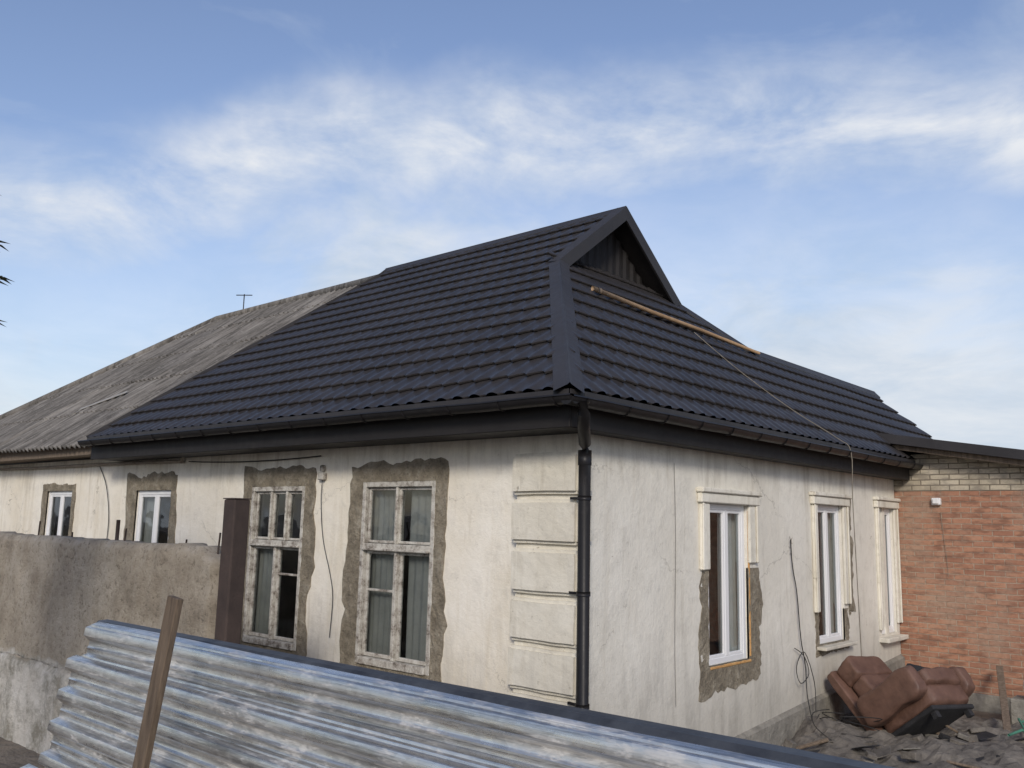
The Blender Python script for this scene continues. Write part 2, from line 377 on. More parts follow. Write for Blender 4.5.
def pvc_window(F,w,mids,k,fw=.06):
    u0,u1,z0,z1=w; fo,fi=-.03,-.10; L=[]
    L+=[(u0,u0+fw,fo,fi,z0,z1),(u1-fw,u1,fo,fi,z0,z1),(u0+fw,u1-fw,fo,fi,z1-fw,z1),(u0+fw,u1-fw,fo,fi,z0,z0+fw)]
    xs=[u0+fw]+[u0+(u1-u0)*m for m in mids]+[u1-fw]
    for x in xs[1:-1]: L.append((x-.028,x+.028,fo-.003,fi,z0+fw,z1-fw))
    S=[]; s=.03; oo=fo-.008
    for i,(x0,x1) in enumerate(zip(xs[:-1],xs[1:])):
        if i>0:x0+=.028
        if i<len(xs)-2:x1-=.028
        S+=[(x0,x0+s,oo,oo-.03,z0+fw,z1-fw),(x1-s,x1,oo,oo-.03,z0+fw,z1-fw),(x0+s,x1-s,oo,oo-.03,z0+fw,z0+fw+s),(x0+s,x1-s,oo,oo-.03,z1-fw-s,z1-fw)]
    fboxes('window_frame',F,L,M_pvc,H,.008,2)
    fboxes('window_sashes',F,S,M_pvc,H,.005)
    pane(F,w,.03,-.057); interior(F,w,k)
old_window(FA,winA[0],(0,.48,1),(.62,0),0)
old_window(FA,winA[1],(0,.36,.68,1),(0,.70),1)
pvc_window(FA,winA[2],(.52,),2); pvc_window(FA,winA[3],(.5,),3); pvc_window(FA,winA[4],(.5,),4)
pvc_window(FB,winB[0],(.52,),5); pvc_window(FB,winB[1],(.5,),6); pvc_window(FB,winB[2],(.5,),7)
def cur(F,w,t0,t1,h0,h1,mat,k,o=-.14):
    u0,u1,z0,z1=w; curtain('curtain',F,u0+(u1-u0)*t0,u0+(u1-u0)*t1,z0+(z1-z0)*h0,z0+(z1-z0)*h1,o,mat,H,5,.014,k)
cur(FA,winA[0],.02,.38,0,.98,M_tulle,1); cur(FA,winA[0],.54,.98,0,.98,M_tulle,2)
cur(FA,winA[1],.04,.44,0,.60,M_tulle,3); cur(FA,winA[1],.82,.96,0,.95,M_cloth,4)
cur(FA,winA[2],.03,.3,.3,.98,M_tulle,5); cur(FA,winA[3],.7,.95,0,.98,M_tulle,6)
cur(FB,winB[0],.53,.98,0,.98,M_cloth,7); cur(FB,winB[0],.02,.2,0,.98,M_tulle,8)
cur(FB,winB[1],.56,.97,0,.98,M_cloth,9); cur(FB,winB[1],.02,.26,0,.98,M_tulle,10); cur(FB,winB[2],.3,.97,0,.98,M_tulle,11)
rag_patch('bare_render_patch',FA,(-3.01,-1.55,.70,2.88),winA[0],M_clay,H,seed=1)
rag_patch('bare_render_patch',FA,(-5.0,-3.60,.70,2.88),winA[1],M_clay,H,seed=2)
rag_patch('bare_render_patch',FA,(-8.0,-6.60,.75,2.86),winA[2],M_clay,H,seed=3)
rag_patch('bare_render_patch',FA,(-10.93,-9.70,.8,2.76),winA[3],M_clay,H,seed=4,jit=.03)
rag_patch('bare_render_patch',FB,(1.90,3.20,.72,1.90),(2.08,2.92,.98,1.90),M_clay,H,seed=5,jit=.05,o=.004,open_top=True)
rag_patch('bare_render_patch',FB,(4.60,5.62,.84,1.35),(4.70,5.50,.97,1.35),M_clay,H,seed=6,jit=.03,o=.004,open_top=True)
rag_patch('bare_render_patch',FB,(5.64,5.80,1.3,2.72),(5.645,5.65,1.32,2.6),M_clay,H,seed=8,jit=.05,o=.003)
fboxes('orange_foam_line',FB,[(2.925,2.955,-.02,.012,1.0,2.5),(2.10,2.95,-.02,.014,.945,.975)],M_foam,H,.008)
def arch(w,lo,wd=.15,k=0):
    u0,u1,z0,z1=w; L=[]
    L+=[(u0-wd,u0,0,.035,lo,z1),(u1,u1+wd,0,.035,lo+.05,z1),(u0-wd-.03,u1+wd+.03,0,.06,z1+.002,z1+.10),(u0-wd-.05,u1+wd+.05,0,.085,z1+.102,z1+.15)]
    L+=[(u0-wd,u0-wd+.04,.036,.055,lo,z1-.001),(u1+wd-.04,u1+wd,.036,.055,lo+.05,z1-.001)]
    fboxes('window_surround',FB,L,M_quoin,H,.01)
arch(winB[0],1.9,.17); arch(winB[1],1.35,.13); arch(winB[2],1.0,.11)
fboxes('window_sill',FB,[(4.62,5.60,-.05,.12,.915,.955),(6.68,7.46,-.05,.13,.84,.90)],M_quoin,H,.008)
# ---- soffit box, fascias, gutters
boxes('boxed_eaves',[((XSB-.05,-.44,3.055),(.20,-.01,3.085)),((XSB-.05,-.47,3.05),(.24,-.441,3.30)),
   ((.01,-.44,3.057),(.19,7.45,3.087)),((.195,-.439,3.051),(.235,7.48,3.30))],M_fascia,H,.006)
boxes('old_eaves',[((XL,-.36,3.14),(XSB-.06,-.02,3.18)),((XL,-.40,3.13),(XSB-.06,-.361,3.33))],M_wood,H,.006)
def gutter(name,p0,p1,r,mat,parent):
    p0=Vector(p0);p1=Vector(p1);d=(p1-p0).normalized();s=d.cross(Vector((0,0,1))).normalized(); V=[];Fc=[];n=10
    prof=[(math.cos(math.pi+math.pi*k/n)*r,math.sin(math.pi+math.pi*k/n)*r) for k in range(n+1)]
    prof=[(-r-.012,-.004),(-r-.006,.008)]+prof+[(r+.006,.008),(r+.012,-.004)]
    N=int((p1-p0).length/.5)+1
    for i in range(N+1):
        p=p0.lerp(p1,i/N); w=.006*noise.noise(Vector((i*.7,r,0)))
        V+=[p+s*a+Vector((0,0,b+w)) for a,b in prof]
    m=len(prof)
    for i in range(N):
        for k in range(m-1): Fc.append((i*m+k,i*m+k+1,(i+1)*m+k+1,(i+1)*m+k))
    for e in (0,N): Fc.append(tuple(e*m+k for k in range(m)))
    o=obj(name,V,Fc,mat,parent,True); md=o.modifiers.new('s','SOLIDIFY'); md.thickness=.004
    e=o.modifiers.new('e','EDGE_SPLIT'); e.split_angle=math.radians(60)
    L=int((p1-p0).length/.6)
    for i in range(L+1):
        p=p0.lerp(p1,(i+.3)/(L+1))
        pts=[p+s*math.cos(math.pi+math.pi*k/8)*(r+.008)+Vector((0,0,math.sin(math.pi+math.pi*k/8)*(r+.008))) for k in range(9)]
        tube('gutter_bracket',pts,.007,mat,parent,4)
    return o
gutter('front_gutter',(OX+.10,-OY-.05,3.27),(XSB-.05,-OY-.05,3.29),.062,M_gutter,H)
gutter('side_gutter',(OX+.05,-OY-.10,3.262),(OX+.05,7.55,3.262),.062,M_gutter,H)
tube('downpipe',[(.40,-.50,3.23),(.40,-.50,3.14),(.34,-.42,3.06),(.19,-.20,2.95),(.135,-.125,2.88),(.13,-.12,2.6),(.13,-.12,.12),(.17,-.2,.05)],.05,M_gutter,H,16)
for z in (.9,1.75,2.5):
    tube('downpipe_collar',[(.13,-.12,z),(.13,-.12,z+.035)],.057,M_gutter,H,16)
    beam('downpipe_clip',(.13,-.12,z+.017),(-.03,-.09,z+.017),.02,.02,M_gutter,H)
tube('downpipe_collar',[(.13,-.12,2.78),(.13,-.12,2.9)],.056,M_gutter,H,16)
# ---- roof tile sheets (stepped metal tile)
def tile_sheet(name,O,U,Vd,ulen,v0,v1,cuts,mat,parent,pitch=.20,row=.33,seg=8,amp=.016,lip=.026):
    O=Vector(O);U=Vector(U).normalized();Vd=Vector(Vd).normalized();N=U.cross(Vd)
    if N.z<0:N=-N
    du=pitch/seg; nu=int(ulen/du)+1; us=[i*du for i in range(nu+1)]
    bm=bmesh.new(); rows=[]
    k0=int(math.floor(v0/row)); k1=int(math.ceil(v1/row))
    def wave(u):
        c=math.cos(2*math.pi*u/pitch); return (c if c>0 else c*.45)
    prof=[(.006,.0,1,.8),(-.010,lip*.45,1,1),(-.008,lip,1,1.1),(.012,lip*1.05,.9,1.1),(.11,lip*.75,.6,1.),(.22,lip*.35,.7,.9),(row-.004,0.,1,.8)]
    for k in range(k0,k1+1):
        for pi,(dv,hh,sf,wa_) in enumerate(prof):
            line=[]
            for u in us:
                w=wave(u); line.append(bm.verts.new((u,k*row+dv-.055*w*sf,hh+w*amp*wa_)))
            rows.append(line)
    for a,b in zip(rows[:-1],rows[1:]):
        for i in range(len(us)-1): bm.faces.new((a[i],a[i+1],b[i+1],b[i]))
    for (p,n) in cuts+[((0,v0-.001),(0,-1)),((0,v1+.001),(0,1))]:
        bmesh.ops.bisect_plane(bm,geom=bm.verts[:]+bm.edges[:]+bm.faces[:],plane_co=(p[0],p[1],0),plane_no=(n[0],n[1],0),clear_outer=True)
    for v in bm.verts:
        u,vv,h=v.co; v.co=O+U*u+Vd*vv+N*(h+.016*noise.noise(Vector((u*.5,vv*.5,3))))
    for f in bm.faces: f.smooth=True
    me=bpy.data.meshes.new(name);bm.to_mesh(me);bm.free();me.materials.append(mat)
    o=bpy.data.objects.new(name,me);COL.objects.link(o);o.parent=parent
    e=o.modifiers.new('e','EDGE_SPLIT'); e.split_angle=math.radians(50)
    return o
cA=1/math.hypot(1,SA);cB=1/math.hypot(1,SB)
vG_A=(YL+OY)/cA; vR_A=(Y0+OY)/cA; vG_B=T/cB
ulA=OX-XSB
capS=((ulA,0),(vR_A,XST-XSB))
tile_sheet('front_roof_tiles',(OX,-OY,ZE),(-1,0,0),(0,cA,SA*cA),ulA+.3,0,vG_A,[((0,0),(-vG_A,T)),capS],M_tile,H)
tile_sheet('front_roof_tiles_upper',(OX,-OY,ZE),(-1,0,0),(0,cA,SA*cA),ulA+.3,vG_A,vR_A,[((T,0),(-1,0)),capS],M_tile,H)
z2=4.80; vE=(z2-ZE)/SB/cB; YE=10.9
hipB=((0,0),(-vG_B,YL+OY))
tile_sheet('side_roof_tiles',(OX,-OY,ZE),(0,1,0),(-cB,0,SB*cB),12,0,vE,[hipB,((YE+OY,0),(1,.18))],M_tile,H)
yr2=YR+(ZB-z2)/SA
tile_sheet('side_roof_tiles_upper',(OX,-OY,ZE),(0,1,0),(-cB,0,SB*cB),8,vE,vG_B,[hipB,((YR+OY,vG_B),(vG_B-vE,yr2-YR))],M_tile,H)
tile_sheet('gablet_roof_tiles',(OX,-OY,ZE),(0,1,0),(-cB,0,SB*cB),8,vG_B,vG_B+.30,[((YL+OY,0),(-1,0)),((YR+OY,0),(1,0))],M_tile,H)
def zA(y): return ZE+SA*(y+OY) if y<=Y0 else ZE+SA*(YBk-y)
obj('rear_roof_slope',[(XG,Y0,ZR),(XST,Y0,ZR),(XSB,YBk,ZE),(OX,YBk,ZE),(XG,YR,ZB)],[(0,1,2,3,4)],M_tile,H)
xr=OX-(z2-ZE)/SB
obj('wing_rear_slope',[(xr,yr2-1.2,z2),(xr,YE-.25,z2),(xr-2.4,YE+.2,3.0),(xr-2.4,yr2-1.2,3.0)],[(0,1,2,3)],M_tile,H)
obj('roof_underlay',[(OX-.02,-OY+.03,ZE-.06),(XG,YL,ZB-.06),(XG,Y0,ZR-.06),(XST,Y0,ZR-.06),(XSB,-OY+.03,ZE-.06)],[(0,1,2,3,4)],M_fascia,H)
obj('roof_underlay_side',[(OX-.02,-OY+.03,ZE-.06),(OX-.02,YE,ZE-.06),(xr,YE-.3,z2-.06),(xr,yr2,z2-.06),(XG,YR,ZB-.06),(XG,YL,ZB-.06)],[(0,1,2,3,4,5)],M_fascia,H)
boxes('wing_walls',[((-3.5,7.55,0),(-.3,10.5,3.2))],M_plB,H)
def fold(name,p0,p1,n1,n2,w,mat,lift=.05,parent=H):
    p0=Vector(p0);p1=Vector(p1);n1=Vector(n1).normalized();n2=Vector(n2).normalized();up=Vector((0,0,lift))
    V=[];N=max(1,int((p1-p0).length/2.0))
    for i in range(N+1):
        p=p0.lerp(p1,i/N)+up
        V+=[p+n1*w-Vector((0,0,.03)),p+n1*w,p+n1*.02+Vector((0,0,.012)),p+Vector((0,0,.022)),p+n2*.02+Vector((0,0,.012)),p+n2*w,p+n2*w-Vector((0,0,.03))]
    Fc=[]
    for i in range(N):
        for j in range(6): Fc.append((i*7+j,i*7+j+1,(i+1)*7+j+1,(i+1)*7+j))
    return obj(name,V,Fc,mat,parent)
hd=Vector((XG-OX,YL+OY,ZB-ZE)).normalized()
NA=Vector((0,-SA,1)).normalized(); NB=Vector((SB,0,1)).normalized()
wa=NA.cross(hd); wb=hd.cross(NB)
if wa.x>0: wa=-wa
if wb.y<0: wb=-wb
fold('hip_flashing',Vector((OX,-OY,ZE))-hd*.04,(XG,YL,ZB),wa,wb,.135,M_trim)
fold('ridge_cap',(XG+.02,Y0,ZR),(XST-.1,Y0,ZR),(0,-cA,-SA*cA),(0,cA,-SA*cA),.14,M_trim)
fold('wing_ridge_cap',(xr,yr2,z2),(xr,YE-.2,z2),(cB,0,-SB*cB),(-cB,0,-SB*cB),.13,M_trim)
fold('rear_hip_flashing',(XG,YR,ZB),(xr,yr2,z2),wb*Vector((1,-1,1)),(0,.8,-.5),.13,M_trim)
xw=XG-.28; V=[];Fc=[]; n=60
for i in range(n+1):
    y=YL+.1+(YR-YL-.2)*i/n; top=zA(y)-.06; dx=.012*(1 if i%4<2 else -1)
    V+=[(xw+dx,y,ZB-.15),(xw+dx,y,max(top,ZB-.1))]
for i in range(n): Fc.append((2*i,2*i+2,2*i+3,2*i+1))
obj('gablet_cladding',V,Fc,M_fascia,H)
for sgn,ya in ((1,YL-.06),(-1,YR+.06)):
    za=zA(ya)
    V=[(XG+.03,ya,za-.13),(XG+.03,Y0,ZR-.13),(XG+.03,Y0,ZR+.06),(XG+.03,ya,za+.06),(XG-.0,ya,za-.13),(XG-.0,Y0,ZR-.13),(XG-.13,Y0,ZR+.075),(XG-.13,ya,za+.075)]
    obj('barge_board',V,[(0,1,2,3),(0,4,5,1),(3,2,6,7)],M_trim,H)
    V=[(XG+.02,ya,za-.09),(XG+.02,Y0,ZR-.09),(xw,Y0,ZR-.09),(xw,ya,za-.09)]
    obj('gablet_soffit',V,[(0,1,2,3)],M_fascia,H)
beam('front_drip_edge',(OX,-OY-.01,ZE-.02),(XSB,-OY-.01,ZE+.0),.01,.05,M_trim,H)
beam('side_drip_edge',(OX+.01,-OY,ZE-.02),(OX+.01,7.6,ZE-.02),.01,.05,M_trim,H)
beam('seam_edge',Vector((XSB,-OY,ZE)),Vector((XST,Y0,ZR)),.02,.10,M_trim,H)
# ---- old asbestos-cement roof
def slate_sheet(name,O,U,Vd,ulen,vlen,cuts,parent):
    O=Vector(O);U=Vector(U).normalized();Vd=Vector(Vd).normalized();N=U.cross(Vd)
    if N.z<0:N=-N
    pitch=.15;seg=6;du=pitch/seg;nu=int(ulen/du); bm=bmesh.new();row=1.1
    rows=[]
    k=0
    while k*row<vlen+.01:
        for dv,h in ((0,0),(.004,.022),(row-.002,0)):
            ln=[]
            for i in range(nu+1):
                u=i*du; col=int(u/1.05)
                jv=.07*noise.noise(Vector((col*3.7,k*2.3,0))) ; jh=.018*noise.noise(Vector((col*1.7,k*5.3,2)))
                ln.append(bm.verts.new((u,k*row+dv+jv,h+.026*math.cos(2*math.pi*u/pitch)+jh)))
            rows.append(ln)
        k+=1
    for a,b in zip(rows[:-1],rows[1:]):
        for i in range(nu): bm.faces.new((a[i],a[i+1],b[i+1],b[i]))
    for (p,n) in cuts+[((0,vlen),(0,1))]:
        bmesh.ops.bisect_plane(bm,geom=bm.verts[:]+bm.edges[:]+bm.faces[:],plane_co=(p[0],p[1],0),plane_no=(n[0],n[1],0),clear_outer=True)
    for v in bm.verts:
        u,vv,h=v.co; v.co=O+U*u+Vd*vv+N*(h+.03*noise.noise(Vector((u*.3,vv*.4,9))))
    for f in bm.faces: f.smooth=True
    me=bpy.data.meshes.new(name);bm.to_mesh(me);bm.free();me.materials.append(M_slate)
    o=bpy.data.objects.new(name,me);COL.objects.link(o);o.parent=parent
    e=o.modifiers.new('e','EDGE_SPLIT'); e.split_angle=math.radians(60)
xo=XST+.1
slate_sheet('old_slate_roof',(xo,-OY+.02,ZE-.09),(-1,0,0),(0,cA,SA*cA),xo-XL+.1,vR_A-.04,[((xo-XL,0),(vR_A,XR-XL)),((xo-XSB-.12,0),(-vR_A,XSB-XST))],H)
obj('old_rear_slope',[(XST,Y0,ZR-.10),(XR,Y0,ZR-.10),(XL,YBk,ZE-.09),(XSB,YBk,ZE-.09)],[(0,1,2,3)],M_slate,H)
obj('old_end_slope',[(XL,-OY,ZE-.09),(XR,Y0,ZR-.10),(XL,YBk,ZE-.09)],[(0,1,2)],M_slate,H)
tube('old_ridge_cap',[(XST,Y0,ZR-.08),(XR,Y0,ZR-.09)],.08,M_slate,H,8)
tube('old_hip_cap',[(XR,Y0,ZR-.09),(XL,-OY,ZE-.08)],.08,M_slate,H,8)
def onA(x,y,l=.06): return Vector((x,y,ZE+SA*(y+OY)))+NA*l
beam('loose_slate_piece',onA(-10.9,.42,-.03),onA(-10.0,.78,-.03),.09,.01,M_pale,H,up=NA)
tube('tv_aerial_mast',[(-11.2,Y0,ZR-.1),(-11.2,Y0,ZR+.30)],.012,M_cable,H,6)
tube('tv_aerial_bar',[(-11.33,Y0-.1,ZR+.28),(-11.07,Y0+.1,ZR+.28)],.010,M_cable,H,6)
tube('vent_pipe',[(-3.8,5.2,5.3),(-3.8,5.2,6.62)],.09,M_white,H,12)
pts=[(-13,-.05,3.05),(-11,-.05,3.03),(-8.9,-.06,3.03),(-6.6,-.05,3.01),(-6.45,-.05,3.0),(-6.4,-.05,3.08)]
tube('wall_gas_pipe',pts,.022,M_pipe,H,8)
tube('wall_cable',sag((-6.3,-.03,3.0),(-3.5,-.03,2.98),.03),.007,M_cable,H,5)
tube('wall_cable',smoothpts([(-3.45,-.03,2.75),(-3.47,-.02,2.5),(-3.40,-.02,2.1),(-3.25,-.02,1.75),(-3.18,-.02,1.5),(-3.2,-.02,1.1)]),.004,M_cable,H,5)
tube('wall_cable',smoothpts([(-8.9,-.02,3.0),(-8.6,-.03,2.7),(-8.45,-.02,2.2),(-8.5,-.02,1.6)]),.006,M_cable,H,5)
boxes('junction_box',[((-3.51,-.06,2.72),(-3.41,0,2.80)),((-3.49,-.05,2.81),(-3.44,0,2.88))],M_oldp,H,.01)
tube('wall_cable',smoothpts([(.03,3.92,2.2),(.03,3.95,1.9),(.03,4.05,1.6),(.04,4.1,1.1),(.05,4.18,.8),(.12,4.05,.5),(.2,4.0,.2)]),.006,M_cable,H,6)
tube('wall_cable',smoothpts([(.02,1.43,2.9),(.02,1.45,2.2),(.025,1.42,1.3),(.02,1.44,.7)]),.0025,M_rope,H,5)
tube('wall_cable',smoothpts([(.03,3.95,1.0),(.05,4.15,.9),(.06,4.25,.7),(.07,4.0,.62),(.06,3.92,.8),(.08,4.1,.95),(.1,4.3,.6),(.15,4.2,.3)]),.005,M_cable,H,5)
def onB(x,y,l=.06): return Vector((x,y,ZE+SB*(OX-x)))+NB*l
P0=onB(-1.47,2.07,.07);P1=onB(-1.27,5.80,.07)
POLE=empty('wooden_pole')
tube('pole_shaft',[P0,P0.lerp(P1,.3)+Vector((0,0,-.01)),P0.lerp(P1,.6)+Vector((.01,0,.0)),P1],[.030,.028,.026,.022],M_woodl,POLE,8)
tube('pole_knot',[P0.lerp(P1,.02),P0.lerp(P1,.035)],.036,M_wood,POLE,8)
ROPE=empty('rope')
rp=[onB(-1.28,4.02,.05),onB(-.9,4.0,.05),onB(-.55,4.05,.05),onB(-.1,4.3,.05),onB(.26,4.70,.06),Vector((.42,4.8,3.25)),Vector((.40,4.85,2.7)),Vector((.36,5.0,1.9)),Vector((.30,5.2,1.2)),Vector((.25,5.35,.8))]
tube('rope_line',smoothpts(rp),.005,M_rope,ROPE,6)

# ================================================================== BRICK ANNEX
B=empty('brick_annex'); yb=7.51
boxes('front_brickwork',[((.0,yb,.22),(5.5,yb+.25,2.895))],M_brick,B)
boxes('silicate_brick_band',[((.0,yb-.004,2.897),(5.5,yb+.25,3.0)),((.0,yb-.003,3.0),(4.2,yb+.25,3.2)),((.0,yb-.002,3.2),(2.6,yb+.25,3.42))],M_wbrick,B)
boxes('block_plinth',[((.0,yb-.03,-.1),(5.5,yb+.25,.218))],M_plinth,B,.01)
boxes('annex_side_walls',[((5.25,yb+.25,0),(5.5,13,2.55)),((.0,12.8,0),(5.25,13,2.55))],M_brick,B)
def rz(x): return 3.74-.17*(x+.2)
V=[]
for y in (7.12,13.2):
    for x in (-.25,6.0):
        V+=[(x,y,rz(x)),(x,y,rz(x)-.13)]
obj('shed_roof',V,[(0,1,3,2),(4,6,7,5),(0,2,6,4),(1,5,7,3),(2,3,7,6),(0,4,5,1)],M_trim,B)
beam('verge_batten',(-.1,7.25,rz(-.1)-.17),(5.9,7.25,rz(5.9)-.17),.05,.07,M_wood,B)
boxes('wall_lamp',[((.52,yb-.07,2.70),(.64,yb-.005,2.80)),((.54,yb-.10,2.715),(.62,yb-.07,2.785))],M_pvc,B,.01)
tube('loose_wire',smoothpts([(.62,yb-.02,2.6),(.66,yb-.03,2.2),(.68,yb-.02,1.85),(.69,yb-.05,1.72)]),.003,M_rope,B,5)

# ================================================================== CONCRETE WALL
def rough_wall(name,x0,x1,y0,y1,z0,z1,mat):
    bm=bmesh.new(); nx=int((x1-x0)/.06);nz=int((z1-z0)/.06)
    def top(x): return z1+.03*noise.noise(Vector((x*1.2,0,0)))+.03*noise.noise(Vector((x*7,1,0)))
    grid={}
    for side,y in ((0,y0),(1,y1)):
        for i in range(nx+1):
            for j in range(nz+1):
                x=x0+(x1-x0)*i/nx; z=z0+(top(x)-z0)*j/nz
                d=.03*noise.noise(Vector((x*2.5,z*2.5,y)))+.022*noise.noise(Vector((x*9,z*9,y)))
                xx=x
                if i>=nx-1: xx+=.05*noise.noise(Vector((z*4,y,5)))
                if i>nx-4 and j>nz-4: z-=.02*(i-nx+4)*(j-nz+4)*.3
                yy=y+(d if side==0 else -d)
                if j==nz: yy+=.03 if side==0 else -.03
                grid[side,i,j]=bm.verts.new((xx,yy,z))
    for i in range(nx):
        for j in range(nz):
            bm.faces.new((grid[0,i,j],grid[0,i+1,j],grid[0,i+1,j+1],grid[0,i,j+1]))
            bm.faces.new((grid[1,i,j],grid[1,i,j+1],grid[1,i+1,j+1],grid[1,i+1,j]))
        bm.faces.new((grid[0,i,nz],grid[0,i+1,nz],grid[1,i+1,nz],grid[1,i,nz]))
    for j in range(nz):
        bm.faces.new((grid[0,nx,j],grid[1,nx,j],grid[1,nx,j+1],grid[0,nx,j+1]))
        bm.faces.new((grid[0,0,j],grid[0,0,j+1],grid[1,0,j+1],grid[1,0,j]))
    for f in bm.faces:f.smooth=True
    me=bpy.data.meshes.new(name);bm.to_mesh(me);bm.free();me.materials.append(mat)
    o=bpy.data.objects.new(name,me);COL.objects.link(o);return o
CW=rough_wall('concrete_wall',-16,-2.2,-2.0,-1.72,-.1,2.05,M_conc)
for x,h,dx in ((-2.36,.12,.02),(-4.2,.20,0),(-4.05,.12,.03),(-6.1,.16,.02),(-5.2,.06,-.02),(-2.9,.05,.02)):
    tube('rebar_stub',[(x,-1.86,1.95),(x+dx,-1.86,2.05+h)],.009 if h<.19 else .02,M_rust,CW,6)
ledge=rough_wall('lower_ledge',-16,-2.5,-2.10,-2.03,-.1,.82,M_conc); ledge.parent=CW
SP=empty('steel_post')
boxes('post_tube',[((-1.97,-2.07,0),(-1.81,-1.93,2.44))],M_rust,SP,.012,2)
boxes('post_cap',[((-1.975,-2.075,2.441),(-1.805,-1.925,2.45))],M_rust,SP)
# ================================================================== ZINC SHEETS
def sheet(name,ox_,oy_,oz_,L,Wd,lean,mat,parent,pitch=.155,dep=.042,skew=0,slope=0,phase=0,sd=0):
    D=Vector((0,-math.sin(lean),-math.cos(lean)));X=Vector((math.cos(slope),0,math.sin(slope)));Nn=Vector((0,-math.cos(lean),math.sin(lean)))
    prof=[];v=-phase
    while v<Wd:
        for dv,h in ((0,0),(.022,dep),(.062,dep),(.084,0),(.112,0),(.1195,.006),(.127,0)):
            vv=v+dv
            if 0<=vv<=Wd: prof.append((vv,h))
        v+=pitch
    n=int(L/.10);V=[];Fc=[];m=len(prof)
    for i in range(n+1):
        u=L*i/n
        for (vv,h) in prof:
            w=.006*noise.noise(Vector((u*.8,vv*1.2,sd)))+.0015*noise.noise(Vector((u*4,vv*4,3+sd)))
            dz=.003*noise.noise(Vector((u*.7,vv*3,7+sd)))
            V.append(Vector((ox_,oy_,oz_))+X*(u+skew*vv)+D*(vv+dz)+Nn*(h+w))
    for i in range(n):
        for k in range(m-1): Fc.append((i*m+k,(i+1)*m+k,(i+1)*m+k+1,i*m+k+1))
    o=obj(name,V,Fc,mat,parent,True); md=o.modifiers.new('s','SOLIDIFY');md.thickness=.0025
    b=o.modifiers.new('b','BEVEL');b.width=.004;b.segments=2;b.limit_method='ANGLE';b.angle_limit=math.radians(20)
    e=o.modifiers.new('e','EDGE_SPLIT'); e.split_angle=math.radians(30)
    return o
Z=empty('corrugated_metal_sheet')
lean=math.radians(11)
sheet('sheet_back',-.39,-3.685,1.735,5.7,1.02,lean,M_zinc,Z,phase=.0,sd=5)
sheet('sheet_mid',-.42,-3.70,1.72,5.7,1.02,lean,M_zinc,Z,phase=.0,sd=9,slope=.0005)
sheet('sheet_front',-.47,-3.76,1.56,5.8,1.0,lean*1.02,M_zinc,Z,phase=.0,sd=2,slope=-.003)
sheet('sheet_lower',-.58,-3.90,1.02,5.9,1.0,lean*.9,M_zinc,Z,skew=.02,sd=12,slope=.002)
sheet('sheet_lowest',-.5,-4.00,.55,5.9,.55,lean*.9,M_zinc,Z,skew=.02,sd=14,slope=.002)
V=[(-.41,-3.64,1.742),(5.3,-3.64,1.755),(5.3,-3.69,1.753),(-.41,-3.69,1.738),(5.3,-3.715,1.73),(-.41,-3.715,1.712)]
obj('top_flange',V,[(0,3,2,1),(3,5,4,2)],M_zincd,Z)
ZS=beam('wooden_stake',(.92,-3.98,1.965),(.70,-4.13,.0),.085,.03,M_stake,None,up=(0,1,0),bw=.004)

# ================================================================== ARMCHAIR + JUNK
def cushion(name,size,mat,parent,loc,rot=(0,0,0),pinch=.25,seed=0,sub=2,p=9):
    bm=bmesh.new(); bmesh.ops.create_cube(bm,size=1)
    bmesh.ops.subdivide_edges(bm,edges=bm.edges[:],cuts=9,use_grid_fill=True)
    for v in bm.verts:
        x,y,z=v.co*2; 
        rr=[abs(x),abs(y),abs(z)]
        L=(rr[0]**p+rr[1]**p+rr[2]**p)**(1/p); v.co=Vector((x,y,z))/L*.5*max(rr)
        v.co.x*=size[0];v.co.y*=size[1];v.co.z*=size[2]
        edge=max(abs(x),abs(y)); v.co.z*=1-pinch*edge**4
        v.co+=Vector((1,1,1))*.012*noise.noise(v.co*11+Vector((seed,0,0)))
        v.co.z+=.03*noise.noise(v.co*4.5+Vector((seed*2,0,0)))+.022*noise.noise(v.co*13+Vector((seed*2,0,0)))
    for f in bm.faces:f.smooth=True
    me=bpy.data.meshes.new(name);bm.to_mesh(me);bm.free();me.materials.append(mat)
    o=bpy.data.objects.new(name,me);COL.objects.link(o);o.parent=parent;o.location=loc;o.rotation_euler=rot
    m=o.modifiers.new('s','SUBSURF');m.levels=1;m.render_levels=1
    return o
S=empty('armchair')
cushion('base',(.78,.66,.24),M_leather,S,(.02,0,.18),pinch=.03,seed=1)
cushion('seat_cushion',(.72,.60,.20),M_leather,S,(.10,0,.37),(0,.04,0),.10,2)
cushion('backrest_lower',(.24,.60,.34),M_leather,S,(-.34,0,.60),(0,math.radians(-12),0),.05,4)
cushion('backrest_upper',(.26,.62,.30),M_leather,S,(-.41,0,.88),(0,math.radians(-14),0),.05,5)
cushion('back_panel',(.12,.80,.92),M_leather,S,(-.52,0,.55),(0,math.radians(-12),0),.03,6,p=14)
cushion('armrest_left',(.84,.17,.34),M_leather,S,(.02,-.42,.34),(0,0,0),.06,7)
cushion('armrest_right',(.84,.17,.34),M_leather,S,(.02,.42,.34),(0,0,0),.06,8)
boxes('bottom_lining',[((-.36,-.35,.02),(.36,.35,.07))],M_black,S,.01)
for fx in (-.3,.3):
    for fy in (-.28,.28): boxes('foot',[((fx-.03,fy-.03,-.05),(fx+.03,fy+.03,.02))],M_black,S)
S.scale=(1.0,1.0,1.0)
S.location=(1.24,4.66,.25); S.rotation_euler=(math.radians(-4),math.radians(-38),math.radians(-16))
cl=cushion('black_jacket',(.30,.22,.10),M_black,None,(1.16,4.62,.80),(.3,.3,.4),.35,12)
